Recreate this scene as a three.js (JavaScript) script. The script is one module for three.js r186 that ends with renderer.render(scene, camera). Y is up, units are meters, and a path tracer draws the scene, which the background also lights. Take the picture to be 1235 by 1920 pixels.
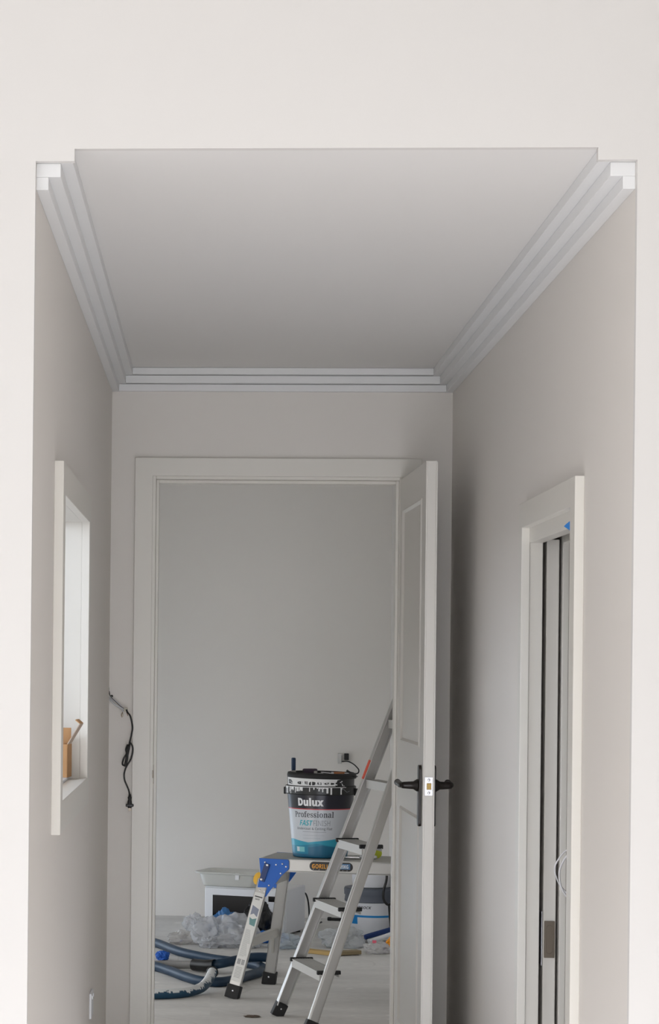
import * as THREE from 'three';
import { RoundedBoxGeometry } from 'three/addons/geometries/RoundedBoxGeometry.js';
import { mergeGeometries, mergeVertices, toCreasedNormals } from 'three/addons/utils/BufferGeometryUtils.js';
import { ImprovedNoise } from 'three/addons/math/ImprovedNoise.js';
import { RectAreaLightUniformsLib } from 'three/addons/lights/RectAreaLightUniformsLib.js';

// ------------------------------------------------------------------ camera, sky, light, exposure
RectAreaLightUniformsLib.init();
const DZ = 4.71;                                   // camera to the front wall; "depth" D below is measured from the camera
const W = 1235, H = 1920, F = 4530;
const scene = new THREE.Scene();
const camera = new THREE.PerspectiveCamera(2 * Math.atan(H / 2 / F) * 180 / Math.PI, W / H, 0.05, 60);
camera.rotation.order = 'YXZ';
camera.position.set(0, 1.42, DZ);
camera.rotation.set(0, 3.6 * Math.PI / 180, 0.595 * Math.PI / 180);
camera.setViewOffset(W, H, W / 2 - 115.3, H / 2 - 1235.9, W, H);   // the lens is shifted; verticals stay upright
scene.background = new THREE.Color(2.8, 2.94, 3.08);               // bright overcast sky

const renderer = new THREE.WebGLRenderer({ antialias: true });
renderer.toneMapping = THREE.LinearToneMapping;
renderer.toneMappingExposure = 1.0;
renderer.shadowMap.enabled = true;

// light in the window openings, some of them added for their light: one soft light per opening, as large as the opening
function daylight(x, y, D, w, h, tx, ty, tD, color, intensity) {
  const l = new THREE.RectAreaLight(color, intensity, w, h);
  l.position.set(x, y, DZ - D); l.lookAt(tx, ty, DZ - tD); scene.add(l); return l;
}
daylight(0.25, 1.3, -2.88, 2.0, 2.2, 0.25, 1.3, 5, new THREE.Color(0.98, 0.98, 0.97), 4.55);      // glazed doors behind the camera
daylight(-3.2, 1.2, -2.88, 2.0, 2.2, -3.2, 1.2, 5, new THREE.Color(0.94, 0.98, 1.04), 2.2);       // added window to their left, lifts the corridor walls
daylight(-1.98, 2.05, 5.2, 0.7, 0.6, 0, 2.05, 5.2, new THREE.Color(0.76, 0.86, 1), 16.8);         // high kitchen window
daylight(-1.58, 0.325, 12.75, 1.1, 0.55, 0, 0.325, 12.75, new THREE.Color(0.76, 0.95, 1.2), 2.9); // unseen low panel, added to grade the far wall from its foot up
daylight(-1.05, 0.33, 8.43, 1.0, 0.56, -1.05, 0.33, 12, new THREE.Color(1.02, 1, 0.97), 4.5);      // added low opening beside the far room door, evens out the far wall
// low sun through the glazed doors behind the camera; it reaches the pale floor only
const sun = new THREE.DirectionalLight(new THREE.Color(0.92, 0.952, 1.05), 13.8);
sun.position.set(0.25, 3.2, DZ + 12.8); sun.target.position.set(0.25, 0, DZ); scene.add(sun, sun.target);
sun.castShadow = true; sun.shadow.mapSize.set(2048, 2048); Object.assign(sun.shadow.camera, { left: -6, right: 6, top: 6, bottom: -6, near: 0.5, far: 40 });

// ------------------------------------------------------------------ helpers
const V3 = (x, y, D) => new THREE.Vector3(x, y, DZ - D);
const noise = new ImprovedNoise();
function rng(s) { return () => { s = (s * 1664525 + 1013904223) >>> 0; return s / 4294967296; }; }
const srgb = (r, g, b) => new THREE.Color().setRGB(r / 255, g / 255, b / 255, THREE.SRGBColorSpace);
const std = (c, rough = 0.6, metal = 0, extra = {}) => new THREE.MeshStandardMaterial({ color: c, roughness: rough, metalness: metal, ...extra });
const phys = (c, rough, extra = {}) => new THREE.MeshPhysicalMaterial({ color: c, roughness: rough, ...extra });
const clean = (g) => { const o = g.index ? g.toNonIndexed() : g; for (const k of Object.keys(o.attributes)) if (!['position', 'normal', 'uv'].includes(k)) o.deleteAttribute(k); return o; };
const merge = (list) => (list.length === 1 ? list[0] : mergeGeometries(list.map(clean)));
// box between two corners given as x, y, depth
function box(x0, x1, y0, y1, D0, D1, r = 0) {
  const w = x1 - x0, h = y1 - y0, d = D1 - D0;
  const g = r ? new RoundedBoxGeometry(w, h, d, 2, Math.min(r, w / 2.01, h / 2.01, d / 2.01)) : new THREE.BoxGeometry(w, h, d);
  g.translate((x0 + x1) / 2, (y0 + y1) / 2, DZ - (D0 + D1) / 2);
  return g;
}
// box centred in local coordinates
function lbox(w, h, d, x, y, z, r = 0) {
  const g = r ? new RoundedBoxGeometry(w, h, d, 2, Math.min(r, w / 2.01, h / 2.01, d / 2.01)) : new THREE.BoxGeometry(w, h, d);
  return g.translate(x, y, z);
}
// bar from p to q: w across (towards ref), d the other way
function bar(p, q, w, d, ref, r = 0.003) {
  const len = p.distanceTo(q), y = q.clone().sub(p).normalize();
  const z = new THREE.Vector3().crossVectors(ref, y).normalize(), x = new THREE.Vector3().crossVectors(y, z);
  const g = new RoundedBoxGeometry(w, len, d, 2, Math.min(r, w / 2.01, d / 2.01));
  g.translate(0, len / 2, 0);
  return g.applyMatrix4(new THREE.Matrix4().makeBasis(x, y, z).setPosition(p));
}
function channel(p, q, w, d, ref, t = 0.004, open = 1) {   // C-shaped bar, open towards +z of its own axes
  const len = p.distanceTo(q), y = q.clone().sub(p).normalize();
  const z = new THREE.Vector3().crossVectors(ref, y).normalize(), x = new THREE.Vector3().crossVectors(y, z);
  const g = mergeGeometries([
    new THREE.BoxGeometry(w, len, t).translate(0, len / 2, -open * (d - t) / 2),
    new THREE.BoxGeometry(t, len, d).translate(-(w - t) / 2, len / 2, 0),
    new THREE.BoxGeometry(t, len, d).translate((w - t) / 2, len / 2, 0),
  ].map(clean));
  return g.applyMatrix4(new THREE.Matrix4().makeBasis(x, y, z).setPosition(p));
}
const tube = (pts, r, seg = 60, rad = 10, closed = false) => new THREE.TubeGeometry(new THREE.CatmullRomCurve3(pts, closed, 'centripetal'), seg, r, rad, closed);
const cyl = (r0, r1, h, seg = 24) => new THREE.CylinderGeometry(r0, r1, h, seg);
const lathe = (pts, seg = 56) => new THREE.LatheGeometry(pts.map(([x, y]) => new THREE.Vector2(x, y)), seg);
function plate(points, depth, bevel = 0.001) {              // outline in x, y; extruded along z
  const s = new THREE.Shape(points.map(([x, y]) => new THREE.Vector2(x, y)));
  return new THREE.ExtrudeGeometry(s, { depth, bevelEnabled: bevel > 0, bevelSize: bevel, bevelThickness: bevel, bevelSegments: 1, curveSegments: 10 });
}
function roundRect(w, d, r, n = 6) {
  const out = [];
  for (const [sx, sz, a0] of [[1, 1, 0], [-1, 1, 1], [-1, -1, 2], [1, -1, 3]])
    for (let i = 0; i <= n; i++) { const a = (a0 + i / n) * Math.PI / 2; out.push([sx * (w / 2 - r) + r * Math.cos(a), sz * (d / 2 - r) + r * Math.sin(a)]); }
  return out;
}
function loft(rings, capBottom = true, capTop = false) {     // rings of [x, y, z]
  const n = rings[0].length, pos = [], idx = [];
  for (const r of rings) for (const p of r) pos.push(...p);
  for (let k = 0; k < rings.length - 1; k++) for (let i = 0; i < n; i++) {
    const a = k * n + i, b = k * n + (i + 1) % n, c = a + n, d = b + n; idx.push(a, c, b, b, c, d);
  }
  const cap = (k, flip) => { const base = k * n; for (let i = 1; i < n - 1; i++) flip ? idx.push(base, base + i + 1, base + i) : idx.push(base, base + i, base + i + 1); };
  if (capBottom) cap(0, false); if (capTop) cap(rings.length - 1, true);
  const g = new THREE.BufferGeometry(); g.setAttribute('position', new THREE.Float32BufferAttribute(pos, 3)); g.setIndex(idx);
  return toCreasedNormals(g, 0.6);
}
const used = {};
function numbered(name) { const k = used[name] = (used[name] ?? -1) + 1; return k ? `${name}_${String(k).padStart(3, '0')}` : name; }
function flags(m) { m.castShadow = m.receiveShadow = true; return m; }
function struct(name, geos, mat) {                         // a piece of the setting that is one mesh
  const m = flags(new THREE.Mesh(merge(geos), mat)); m.name = name; m.userData = { kind: 'structure' }; scene.add(m); return m;
}
function structGroup(name, p = [0, 0, 0]) { const g = new THREE.Group(); g.name = name; g.position.set(...p); g.userData = { kind: 'structure' }; scene.add(g); return g; }
function thing(name, label, category, p, turn = 0, group) { // a Group at the thing's base
  const g = new THREE.Group(); g.name = numbered(name); g.position.copy(p); g.rotation.y = turn; scene.add(g);
  g.userData = { label, category }; if (group) g.userData.group = group;
  return g;
}
function part(parent, name, geos, mat, label) {            // geometry in the thing's own axes
  const m = flags(new THREE.Mesh(merge(Array.isArray(geos) ? geos : [geos]), mat)); m.name = name; parent.add(m);
  if (label) m.userData = { label };
  return m;
}
function wpart(parent, name, geos, mat, label) {           // geometry in world axes, thing not turned
  const g = merge(Array.isArray(geos) ? geos : [geos]);
  let o = parent; while (o.parent && o.parent !== scene) o = o.parent;
  return part(parent, name, g.translate(-o.position.x, -o.position.y, -o.position.z), mat, label);
}
function canvasTex(w, h, draw) {
  const c = document.createElement('canvas'); c.width = w; c.height = h; draw(c.getContext('2d'), w, h);
  const t = new THREE.CanvasTexture(c); t.colorSpace = THREE.SRGBColorSpace; t.magFilter = THREE.LinearFilter; t.anisotropy = 8; return t;
}
function noiseTex(size, fn, color = true) {
  const data = new Uint8Array(size * size * 4);
  for (let j = 0; j < size; j++) for (let i = 0; i < size; i++) { const c = fn(i / size, j / size), k = (j * size + i) * 4; data[k] = c[0]; data[k + 1] = c[1]; data[k + 2] = c[2]; data[k + 3] = 255; }
  const t = new THREE.DataTexture(data, size, size); t.wrapS = t.wrapT = THREE.RepeatWrapping; t.magFilter = THREE.LinearFilter; t.minFilter = THREE.LinearMipmapLinearFilter; t.generateMipmaps = true;
  if (color) t.colorSpace = THREE.SRGBColorSpace; t.needsUpdate = true; return t;
}

// ------------------------------------------------------------------ materials
const concreteMap = noiseTex(1024, (u, v) => {
  const x = u * 4, y = v * 4;
  let n = noise.noise(x * 1.1, y * 4.2, 3) * 0.5 + noise.noise(x * 4, y * 11, 9) * 0.35 + noise.noise(x * 30, y * 34, 1) * 0.25;
  const crack = Math.abs(noise.noise(x * 1.3 + 7, y * 1.6, 5)); if (crack < 0.006) n -= 0.5;
  const spot = noise.noise(x * 9, y * 9, 20); if (spot > 0.52) n += 0.55;                                   // dried plaster and paint spots
  const b = 218 + n * 22; return [b, b - 3, b - 7].map((c) => Math.max(0, Math.min(255, c)));
});
const M = {
  frontWall: std(srgb(232, 229, 226), 0.75),  // wall paint toned darker to offset the stronger light in the front room
  wall: std(srgb(239, 234, 228), 0.75),
  ceiling: std(srgb(243, 241, 239), 0.85),
  cornice: std(srgb(243, 243, 243), 0.7),
  trim: phys(srgb(233, 229, 221), 0.38, { clearcoat: 0.15, clearcoatRoughness: 0.4 }),
  door: phys(srgb(231, 227, 220), 0.42),
  concrete: new THREE.MeshStandardMaterial({ map: concreteMap, bumpMap: concreteMap, bumpScale: 0.0015, roughness: 0.85 }),
  dark: std(srgb(38, 36, 35), 0.7),
  black: std(srgb(20, 19, 19), 0.45),
  rubber: std(srgb(26, 26, 28), 0.65),
  bronze: std(srgb(34, 28, 25), 0.38, 0.35),
  chrome: std(srgb(214, 214, 220), 0.25, 0.9),
  brass: std(srgb(146, 122, 72), 0.4, 0.8),
  pewter: std(srgb(128, 118, 106), 0.4, 0.85),
  alu: std(srgb(190, 189, 187), 0.4, 0.6),
  aluDull: std(srgb(190, 188, 183), 0.5, 0.25),
  tread: std(srgb(190, 189, 186), 0.5, 0.1),
  white: std(srgb(236, 236, 238), 0.45),
  whiteGloss: phys(srgb(238, 239, 243), 0.3),
  wire: std(srgb(226, 226, 228), 0.4),
  greyPlastic: std(srgb(98, 104, 116), 0.5),
  blue: phys(srgb(14, 100, 200), 0.5),
  blueDark: std(srgb(16, 52, 112), 0.45),
  yellow: std(srgb(240, 186, 36), 0.45),
  cardboard: std(srgb(200, 154, 108), 0.85),
  cardboardPale: std(srgb(196, 176, 158), 0.85),
  tapeBlue: std(srgb(52, 140, 224), 0.6),
  glassDark: phys(srgb(14, 10, 12), 0.08),
};

// ------------------------------------------------------------------ the room shell
const XL = -0.357, XR = 0.804, CE = 2.417, DE = 8.3;
{
  const f = box(-1.8, 2.7, -0.12, 0, 8.36, 13.6), p = f.attributes.position, uv = f.attributes.uv;
  for (let i = 0; i < p.count; i++) uv.setXY(i, p.getX(i) / 4, p.getZ(i) / 4);
  struct('floor', [f], M.concrete);
  struct('floor_front', [box(-4.4, 4.4, -0.12, 0, -3.1, 8.36)], std(srgb(226, 222, 217), 0.5));
}
{ // front wall: a board with the stepped opening, and the studs behind it
  const s = new THREE.Shape([[-4.3, 0], [XL, 0], [XL, 2.393], [-0.281, 2.393], [-0.281, CE], [0.729, CE], [0.729, 2.393], [XR, 2.393], [XR, 0], [4.3, 0], [4.3, 3], [-4.3, 3]].map((a) => new THREE.Vector2(...a)));
  const g = new THREE.ExtrudeGeometry(s, { depth: 0.02, bevelEnabled: false }).translate(0, 0, -0.02);
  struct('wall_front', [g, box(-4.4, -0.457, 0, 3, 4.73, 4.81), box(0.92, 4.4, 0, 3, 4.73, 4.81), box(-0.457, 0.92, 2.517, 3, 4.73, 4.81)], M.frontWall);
}
struct('wall_rear', [box(-4.3, -4.2, 0, 3, -3, -2.9), box(-2.2, -0.75, 0, 3, -3, -2.9), box(1.25, 4.3, 0, 3, -3, -2.9), box(-4.2, 1.25, 2.4, 3, -3, -2.9), box(-4.2, -2.2, 0, 0.1, -3, -2.9), box(-0.75, 1.25, 0, 0.1, -3, -2.9)], M.frontWall);  // the left opening is added for its light on the corridor
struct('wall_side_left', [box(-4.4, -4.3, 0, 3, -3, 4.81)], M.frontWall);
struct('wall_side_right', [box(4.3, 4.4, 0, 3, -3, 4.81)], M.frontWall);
struct('ceiling_front', [box(-4.4, 4.4, 3, 3.1, -3.1, 4.81)], M.ceiling);
// corridor
struct('wall_left', [box(-0.457, XL, 0, 2.517, 4.73, 5.415), box(-0.457, XL, 0, 2.517, 6.515, DE), box(-0.457, XL, 0, 1.085, 5.415, 6.515), box(-0.457, XL, 1.805, 2.517, 5.415, 6.515)], M.wall);
struct('wall_right', [box(XR, 0.92, 0, 2.517, 4.73, 5.4), box(XR, 0.92, 1.80, 2.517, 5.4, 7.15), box(XR, 0.92, 0, 2.517, 7.15, DE), box(XR, 0.838, 0, 1.8, 6.262, 7.15), box(0.889, 0.92, 0, 1.8, 6.262, 7.15)], M.wall);
struct('ceiling', [box(-0.357, XR, CE, 2.517, 4.73, DE)], M.ceiling);
struct('wall_back', [box(-3.6, -1.55, 0, 3, DE, 8.41), box(-1.55, -0.55, 0.61, 3, DE, 8.41), box(-1.55, -0.55, 0, 0.05, DE, 8.41), box(-0.55, -0.222, 0, 3, DE, 8.41), box(0.647, 2.6, 0, 3, DE, 8.41), box(-0.222, 0.647, 2.06, 3, DE, 8.41)], M.wall);  // low opening left of the doorway is added to light the far wall
// rooms either side
struct('wall_kitchen', [box(-2.1, -2, 0, 1.75, 4.81, DE), box(-2.1, -2, 2.35, 2.517, 4.81, DE), box(-2.1, -2, 1.75, 2.35, 4.81, 4.85), box(-2.1, -2, 1.75, 2.35, 5.55, DE)], M.wall);
struct('ceiling_kitchen', [box(-2.1, -0.457, CE, 2.517, 4.81, DE)], M.ceiling);
struct('wall_closet', [box(2.5, 2.6, 0, 2.517, 4.81, DE)], M.wall);
struct('ceiling_closet', [box(0.92, 2.6, CE, 2.517, 4.81, DE)], M.ceiling);
// room beyond the door
struct('wall_far', [box(-1.7, 1.08, 0, 3, 13.45, 13.55)], M.wall);
struct('wall_far_right', [box(0.978, 1.08, 0, 3, 8.41, 13.45)], M.wall);
struct('wall_far_left', [box(-1.7, -1.6, 0, 0.05, 8.41, 13.45), box(-1.7, -1.6, 1.25, 3, 8.41, 13.45), box(-1.7, -1.6, 0.6, 1.25, 11.6, 13.45), box(-1.7, -1.6, 0.05, 1.25, 8.41, 9.6), box(-1.7, -1.6, 0.05, 0.6, 11.6, 12.2), box(-1.7, -1.6, 0.05, 0.6, 13.3, 13.45)], M.wall);  // unseen wall, its openings placed for the gradient on the far wall
struct('ceiling_far', [box(-1.7, 1.08, 3, 3.1, 8.41, 13.45)], M.ceiling);
struct('ground', [box(-30, 30, -0.3, -0.13, -40, 30)], std(srgb(112, 112, 100), 0.95));

// stepped cornices: three steps, each 24 mm out and 25 mm down
const STEPS = [[0.072, 2.3932, CE], [0.048, CE - 0.051, 2.3932], [0.024, CE - 0.076, CE - 0.051]];
struct('trim_1', STEPS.map(([o, a, b]) => box(XL, XL + o, a, b, 4.732, DE, 0.0012)), M.cornice);
struct('trim_2', STEPS.map(([o, a, b]) => box(XR - o, XR, a, b, 4.732, DE, 0.0012)), M.cornice);
struct('trim_3', STEPS.map(([o, a, b]) => box(XL + o, XR - o, a + 0.0008, b - 0.0008, DE - o, DE, 0.0015)), M.cornice);

// ------------------------------------------------------------------ end doorway: casing, jamb, stops
{
  const t = structGroup('trim_4', [0.21, 0, DZ - DE]);
  wpart(t, 'casing', plate([[-0.274, 0.001], [-0.215, 0.001], [-0.215, 2.053], [0.640, 2.053], [0.640, 0.001], [0.699, 0.001], [0.699, 2.113], [-0.274, 2.113]], 0.014, 0.001).translate(0, 0, DZ - DE + 0.001), M.trim);
  wpart(t, 'jamb', box(-0.222, -0.203, 0, 2.06, DE - 0.001, 8.412, 0.0015), M.trim);
  wpart(t, 'jamb', box(0.628, 0.647, 0, 2.06, DE - 0.001, 8.412, 0.0015), M.trim);
  wpart(t, 'head_jamb', box(-0.203, 0.628, 2.042, 2.06, DE - 0.001, 8.412, 0.0015), M.trim);
  wpart(t, 'stop', box(-0.203, -0.193, 0, 2.042, DE + 0.04, 8.40, 0.0015), M.trim);
  wpart(t, 'stop', box(0.618, 0.628, 0, 2.042, DE + 0.04, 8.40, 0.0015), M.trim);
  wpart(t, 'stop', box(-0.193, 0.618, 2.031, 2.042, DE + 0.04, 8.40, 0.0015), M.trim);
  wpart(t, 'strike_plate', [box(-0.2035, -0.2022, 0.995, 1.06, DE + 0.004, DE + 0.03, 0.0004), box(-0.2055, -0.2022, 1.015, 1.042, DE - 0.004, DE + 0.006, 0.001)], M.pewter, 'small steel strike plate');
}
// ------------------------------------------------------------------ the open door
{
  const ang = 1.3 * Math.PI / 180;                       // leaf stands open, square to the wall
  const d = structGroup('door_1', [0.629, 0, DZ - 8.292]); d.rotation.y = ang;
  // own axes: z runs from the hinge to the free edge, x through the thickness (left face at x = 0)
  const LW = 0.8, T = 0.035, y0 = 0.012, y1 = 2.042;
  const panels = [[0.11, 0.69, 1.155, 1.935], [0.11, 0.69, 0.215, 0.94]];
  const core = [lbox(T - 0.008, y1 - y0, LW, T / 2, (y0 + y1) / 2, LW / 2, 0.0015)];
  for (const side of [0, 1]) {                            // skins with panel openings
    const x = side ? T - 0.002 : 0.002, w = 0.004;
    const zs = [[0.0005, 0.11, y0, y1], [0.69, LW - 0.0005, y0, y1], [0.11, 0.69, 1.935, y1], [0.11, 0.69, 0.94, 1.155], [0.11, 0.69, y0, 0.215]];
    for (const [a, b, c, e] of zs) core.push(lbox(w, e - c, b - a, x, (c + e) / 2, (a + b) / 2));
  }
  const leaf = part(d, 'leaf', core, M.door);
  for (const side of [0, 1]) for (const [z0, z1, a, b] of panels) {
    const ring = (off, x) => [[z0 + off, a + off], [z1 - off, a + off], [z1 - off, b - off], [z0 + off, b - off]].map(([z, y]) => [x, y, z]);
    const X = side ? (v) => T - v : (v) => v;
    const rs = [ring(0, X(0.004)), ring(0, X(-0.0005)), ring(0.006, X(-0.004)), ring(0.014, X(0.0035)), ring(0.04, X(0.0035)), ring(0.065, X(0.0002))];
    part(d, 'panel', loft(side ? rs.map((r) => r.slice().reverse()) : rs, false, true), M.door);
  }
  // lever handles on long back plates
  for (const s of [-1, 1]) {
    const x0 = s < 0 ? 0 : T, zc = LW - 0.062;
    const outline = roundRect(0.042, 0.187, 0.012, 5).map(([u, v]) => [u, v]);
    const pl = plate(outline, 0.006, 0.0015).rotateY(Math.PI / 2).translate(s < 0 ? x0 - 0.0075 : x0 + 0.0015, 1.008, zc);
    const h = part(d, 'handle', [pl], M.bronze, 'dark bronze lever handle on a long back plate');
    const neck = lathe([[0, 0], [0.02, 0], [0.019, 0.006], [0.0125, 0.016], [0.0115, 0.03], [0.0105, 0.045], [0.0095, 0.052], [0, 0.053]], 28).rotateZ(-s * Math.PI / 2).translate(x0 + s * 0.0075, 1.04, zc);
    const xx = x0 + s * 0.055;
    const lever = tube([new THREE.Vector3(xx - s * 0.012, 1.04, zc + 0.002), new THREE.Vector3(xx, 1.04, zc - 0.006), new THREE.Vector3(xx + s * 0.006, 1.04, zc - 0.03), new THREE.Vector3(xx + s * 0.004, 1.041, zc - 0.07), new THREE.Vector3(xx + s * 0.006, 1.043, zc - 0.115)], 0.0092, 40, 16);
    const knob = new THREE.SphereGeometry(0.0105, 20, 14).translate(xx + s * 0.006, 1.043, zc - 0.115);
    part(h, 'lever', [neck, lever, knob], M.bronze);
    part(h, 'screw', [cyl(0.0035, 0.0035, 0.002, 12).rotateZ(Math.PI / 2).translate(x0 + s * 0.008, 1.085, zc), cyl(0.0035, 0.0035, 0.002, 12).rotateZ(Math.PI / 2).translate(x0 + s * 0.008, 0.93, zc)], M.black);
  }
  const lp = part(d, 'latch_plate', lbox(0.025, 0.057, 0.002, T / 2, 1.04, LW + 0.0005, 0.0007), M.chrome, 'silver latch plate on the door edge');
  part(lp, 'latch_bolt', plate([[-0.006, -0.009], [0.006, -0.009], [0.006, 0.009], [-0.006, 0.009]], 0.008, 0.0008).rotateX(0).translate(T / 2, 1.04, LW + 0.001), M.brass, 'brass latch bolt');
  for (const y of [1.06, 1.02]) part(lp, 'screw', new THREE.SphereGeometry(0.0042, 14, 10).scale(1, 1, 0.4).translate(T / 2, y, LW + 0.0018), M.chrome);
  for (const y of [0.22, 1.02, 1.82]) part(d, 'hinge', [cyl(0.006, 0.006, 0.1, 14).translate(T + 0.004, y, 0.0), lbox(0.003, 0.1, 0.03, T - 0.0005, y, 0.017)], M.chrome);
}
// ------------------------------------------------------------------ servery opening in the left wall
{
  const t = structGroup('window_1', [XL, 1.1, DZ - 5.97]);
  const a = XL, b = XL + 0.021;
  { // picture-frame casing: outline in depth and height, extruded across the wall
    const o = new THREE.Shape([[-6.57, 1.03], [-5.36, 1.03], [-5.36, 1.86], [-6.57, 1.86]].map((q) => new THREE.Vector2(...q)));
    o.holes.push(new THREE.Path([[-6.50, 1.10], [-5.43, 1.10], [-5.43, 1.79], [-6.50, 1.79]].map((q) => new THREE.Vector2(...q))));
    wpart(t, 'casing', new THREE.ExtrudeGeometry(o, { depth: 0.019, bevelEnabled: true, bevelSize: 0.001, bevelThickness: 0.001, bevelSegments: 1 }).rotateY(-Math.PI / 2).translate(b - 0.001, 0, DZ), M.trim);
  }
  wpart(t, 'lining', box(-0.457, a, 1.085, 1.805, 5.415, 5.43, 0.0015), M.trim);
  wpart(t, 'lining', box(-0.457, a, 1.085, 1.805, 6.50, 6.515, 0.0015), M.trim);
  wpart(t, 'lining', box(-0.457, a, 1.79, 1.805, 5.43, 6.50, 0.0015), M.trim);
  wpart(t, 'sill', box(-0.457, a, 1.085, 1.099, 5.43, 6.50, 0.0015), M.trim);
  wpart(t, 'sill_track', box(-0.455, -0.384, 1.099, 1.106, 5.432, 6.498, 0.002), M.white);
}
// ------------------------------------------------------------------ cavity slider in the right wall
{
  const t = structGroup('trim_5', [XR, 0, DZ - 5.82]);
  const a = XR - 0.021, b = XR;
  wpart(t, 'casing', plate([[-6.304, 0.001], [-6.243, 0.001], [-6.243, 1.769], [-5.404, 1.769], [-5.404, 0.001], [-5.336, 0.001], [-5.336, 1.831], [-6.304, 1.831]], 0.019, 0.001).rotateY(-Math.PI / 2).translate(b - 0.001, 0, DZ), M.trim);
  wpart(t, 'jamb', box(b, 0.905, 0, 1.8, 5.40, 5.42, 0.0015), M.trim);
  wpart(t, 'split_jamb', box(b - 0.002, 0.838, 0, 1.8, 6.247, 6.262, 0.0015), M.trim);
  wpart(t, 'split_jamb', box(0.889, 0.905, 0, 1.8, 6.247, 6.262, 0.0015), M.trim);
  wpart(t, 'head_jamb', box(b, 0.838, 1.73, 1.8, 5.42, 6.247, 0.0015), M.trim);
  wpart(t, 'head_jamb', box(0.889, 0.905, 1.73, 1.8, 5.42, 6.247, 0.0015), M.trim);
  wpart(t, 'track', box(0.852, 0.878, 1.775, 1.8, 5.42, 7.1, 0.001), M.dark);
  const d = structGroup('door_2', [0.865, 0, DZ - 6.68]);
  const leaf = wpart(d, 'leaf', box(0.849, 0.881, 0.01, 1.74, 6.257, 7.05, 0.002), M.door);
  const zf = DZ - 6.2565, yc = 0.715;
  wpart(d, 'flush_pull', [box(0.847, 0.8495, 0.645, 0.785, 6.275, 6.325, 0.0008)], M.chrome, 'bright metal flush pull on the leaf face');
  const ringShape = new THREE.Shape(roundRect(0.0255, 0.093, 0.0012, 3).map(([x, y]) => new THREE.Vector2(x, y)));
  ringShape.holes.push(new THREE.Path(roundRect(0.0165, 0.073, 0.008, 8).map(([x, y]) => new THREE.Vector2(x, y))));
  const pull = wpart(d, 'edge_pull', new THREE.ExtrudeGeometry(ringShape, { depth: 0.003, bevelEnabled: true, bevelSize: 0.0006, bevelThickness: 0.0006, bevelSegments: 1 }).translate(0.865, yc, zf), M.pewter, 'pewter edge pull');
  wpart(pull, 'pull_tab', new THREE.ExtrudeGeometry(new THREE.Shape(roundRect(0.0152, 0.0715, 0.0075, 8).map(([x, y]) => new THREE.Vector2(x, y))), { depth: 0.0012, bevelEnabled: true, bevelSize: 0.0005, bevelThickness: 0.0006, bevelSegments: 1 }).translate(0.865, yc, zf), M.pewter);
}

// ------------------------------------------------------------------ small things in the corridor
{ // cardboard box on the servery
  const t = thing('cardboard_box', 'small open cardboard box with raised flaps standing in the servery opening', 'box', V3(-0.420, 1.1065, 6.43), -0.1);
  const w = 0.078, h = 0.088, dd = 0.07, k = 0.0025;
  part(t, 'box_body', [lbox(w, h, k, 0, h / 2, dd / 2), lbox(w, h, k, 0, h / 2, -dd / 2), lbox(k, h, dd, -w / 2, h / 2, 0), lbox(k, h, dd, w / 2, h / 2, 0), lbox(w, k, dd, 0, k / 2, 0)], M.cardboard);
  part(t, 'flap', lbox(w * 0.98, 0.042, k, 0, h + 0.021, -dd / 2 + 0.002), M.cardboard);
  const f = part(t, 'flap', new THREE.BoxGeometry(0.064, k, 0.056).translate(0.032, 0, 0).rotateZ(1.03).translate(w / 2, h, 0.004), M.cardboardPale);
  part(f, 'tuck_tab', new THREE.BoxGeometry(0.016, k, 0.056).translate(-0.008, 0, 0).rotateZ(-0.7).translate(w / 2 + 0.033, h + 0.055, 0.004), M.cardboard);
}
{ // power outlet
  const t = thing('power_outlet', 'white power outlet low on the left corridor wall', 'outlet', V3(XL, 0.392, 7.2));
  wpart(t, 'cover_plate', box(XL, XL + 0.007, 0.354, 0.430, 7.145, 7.26, 0.002), M.white);
  for (const D of [7.175, 7.23]) wpart(t, 'switch_rocker', box(XL + 0.006, XL + 0.010, 0.41, 0.42, D - 0.005, D + 0.005, 0.001), M.white);
}
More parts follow.
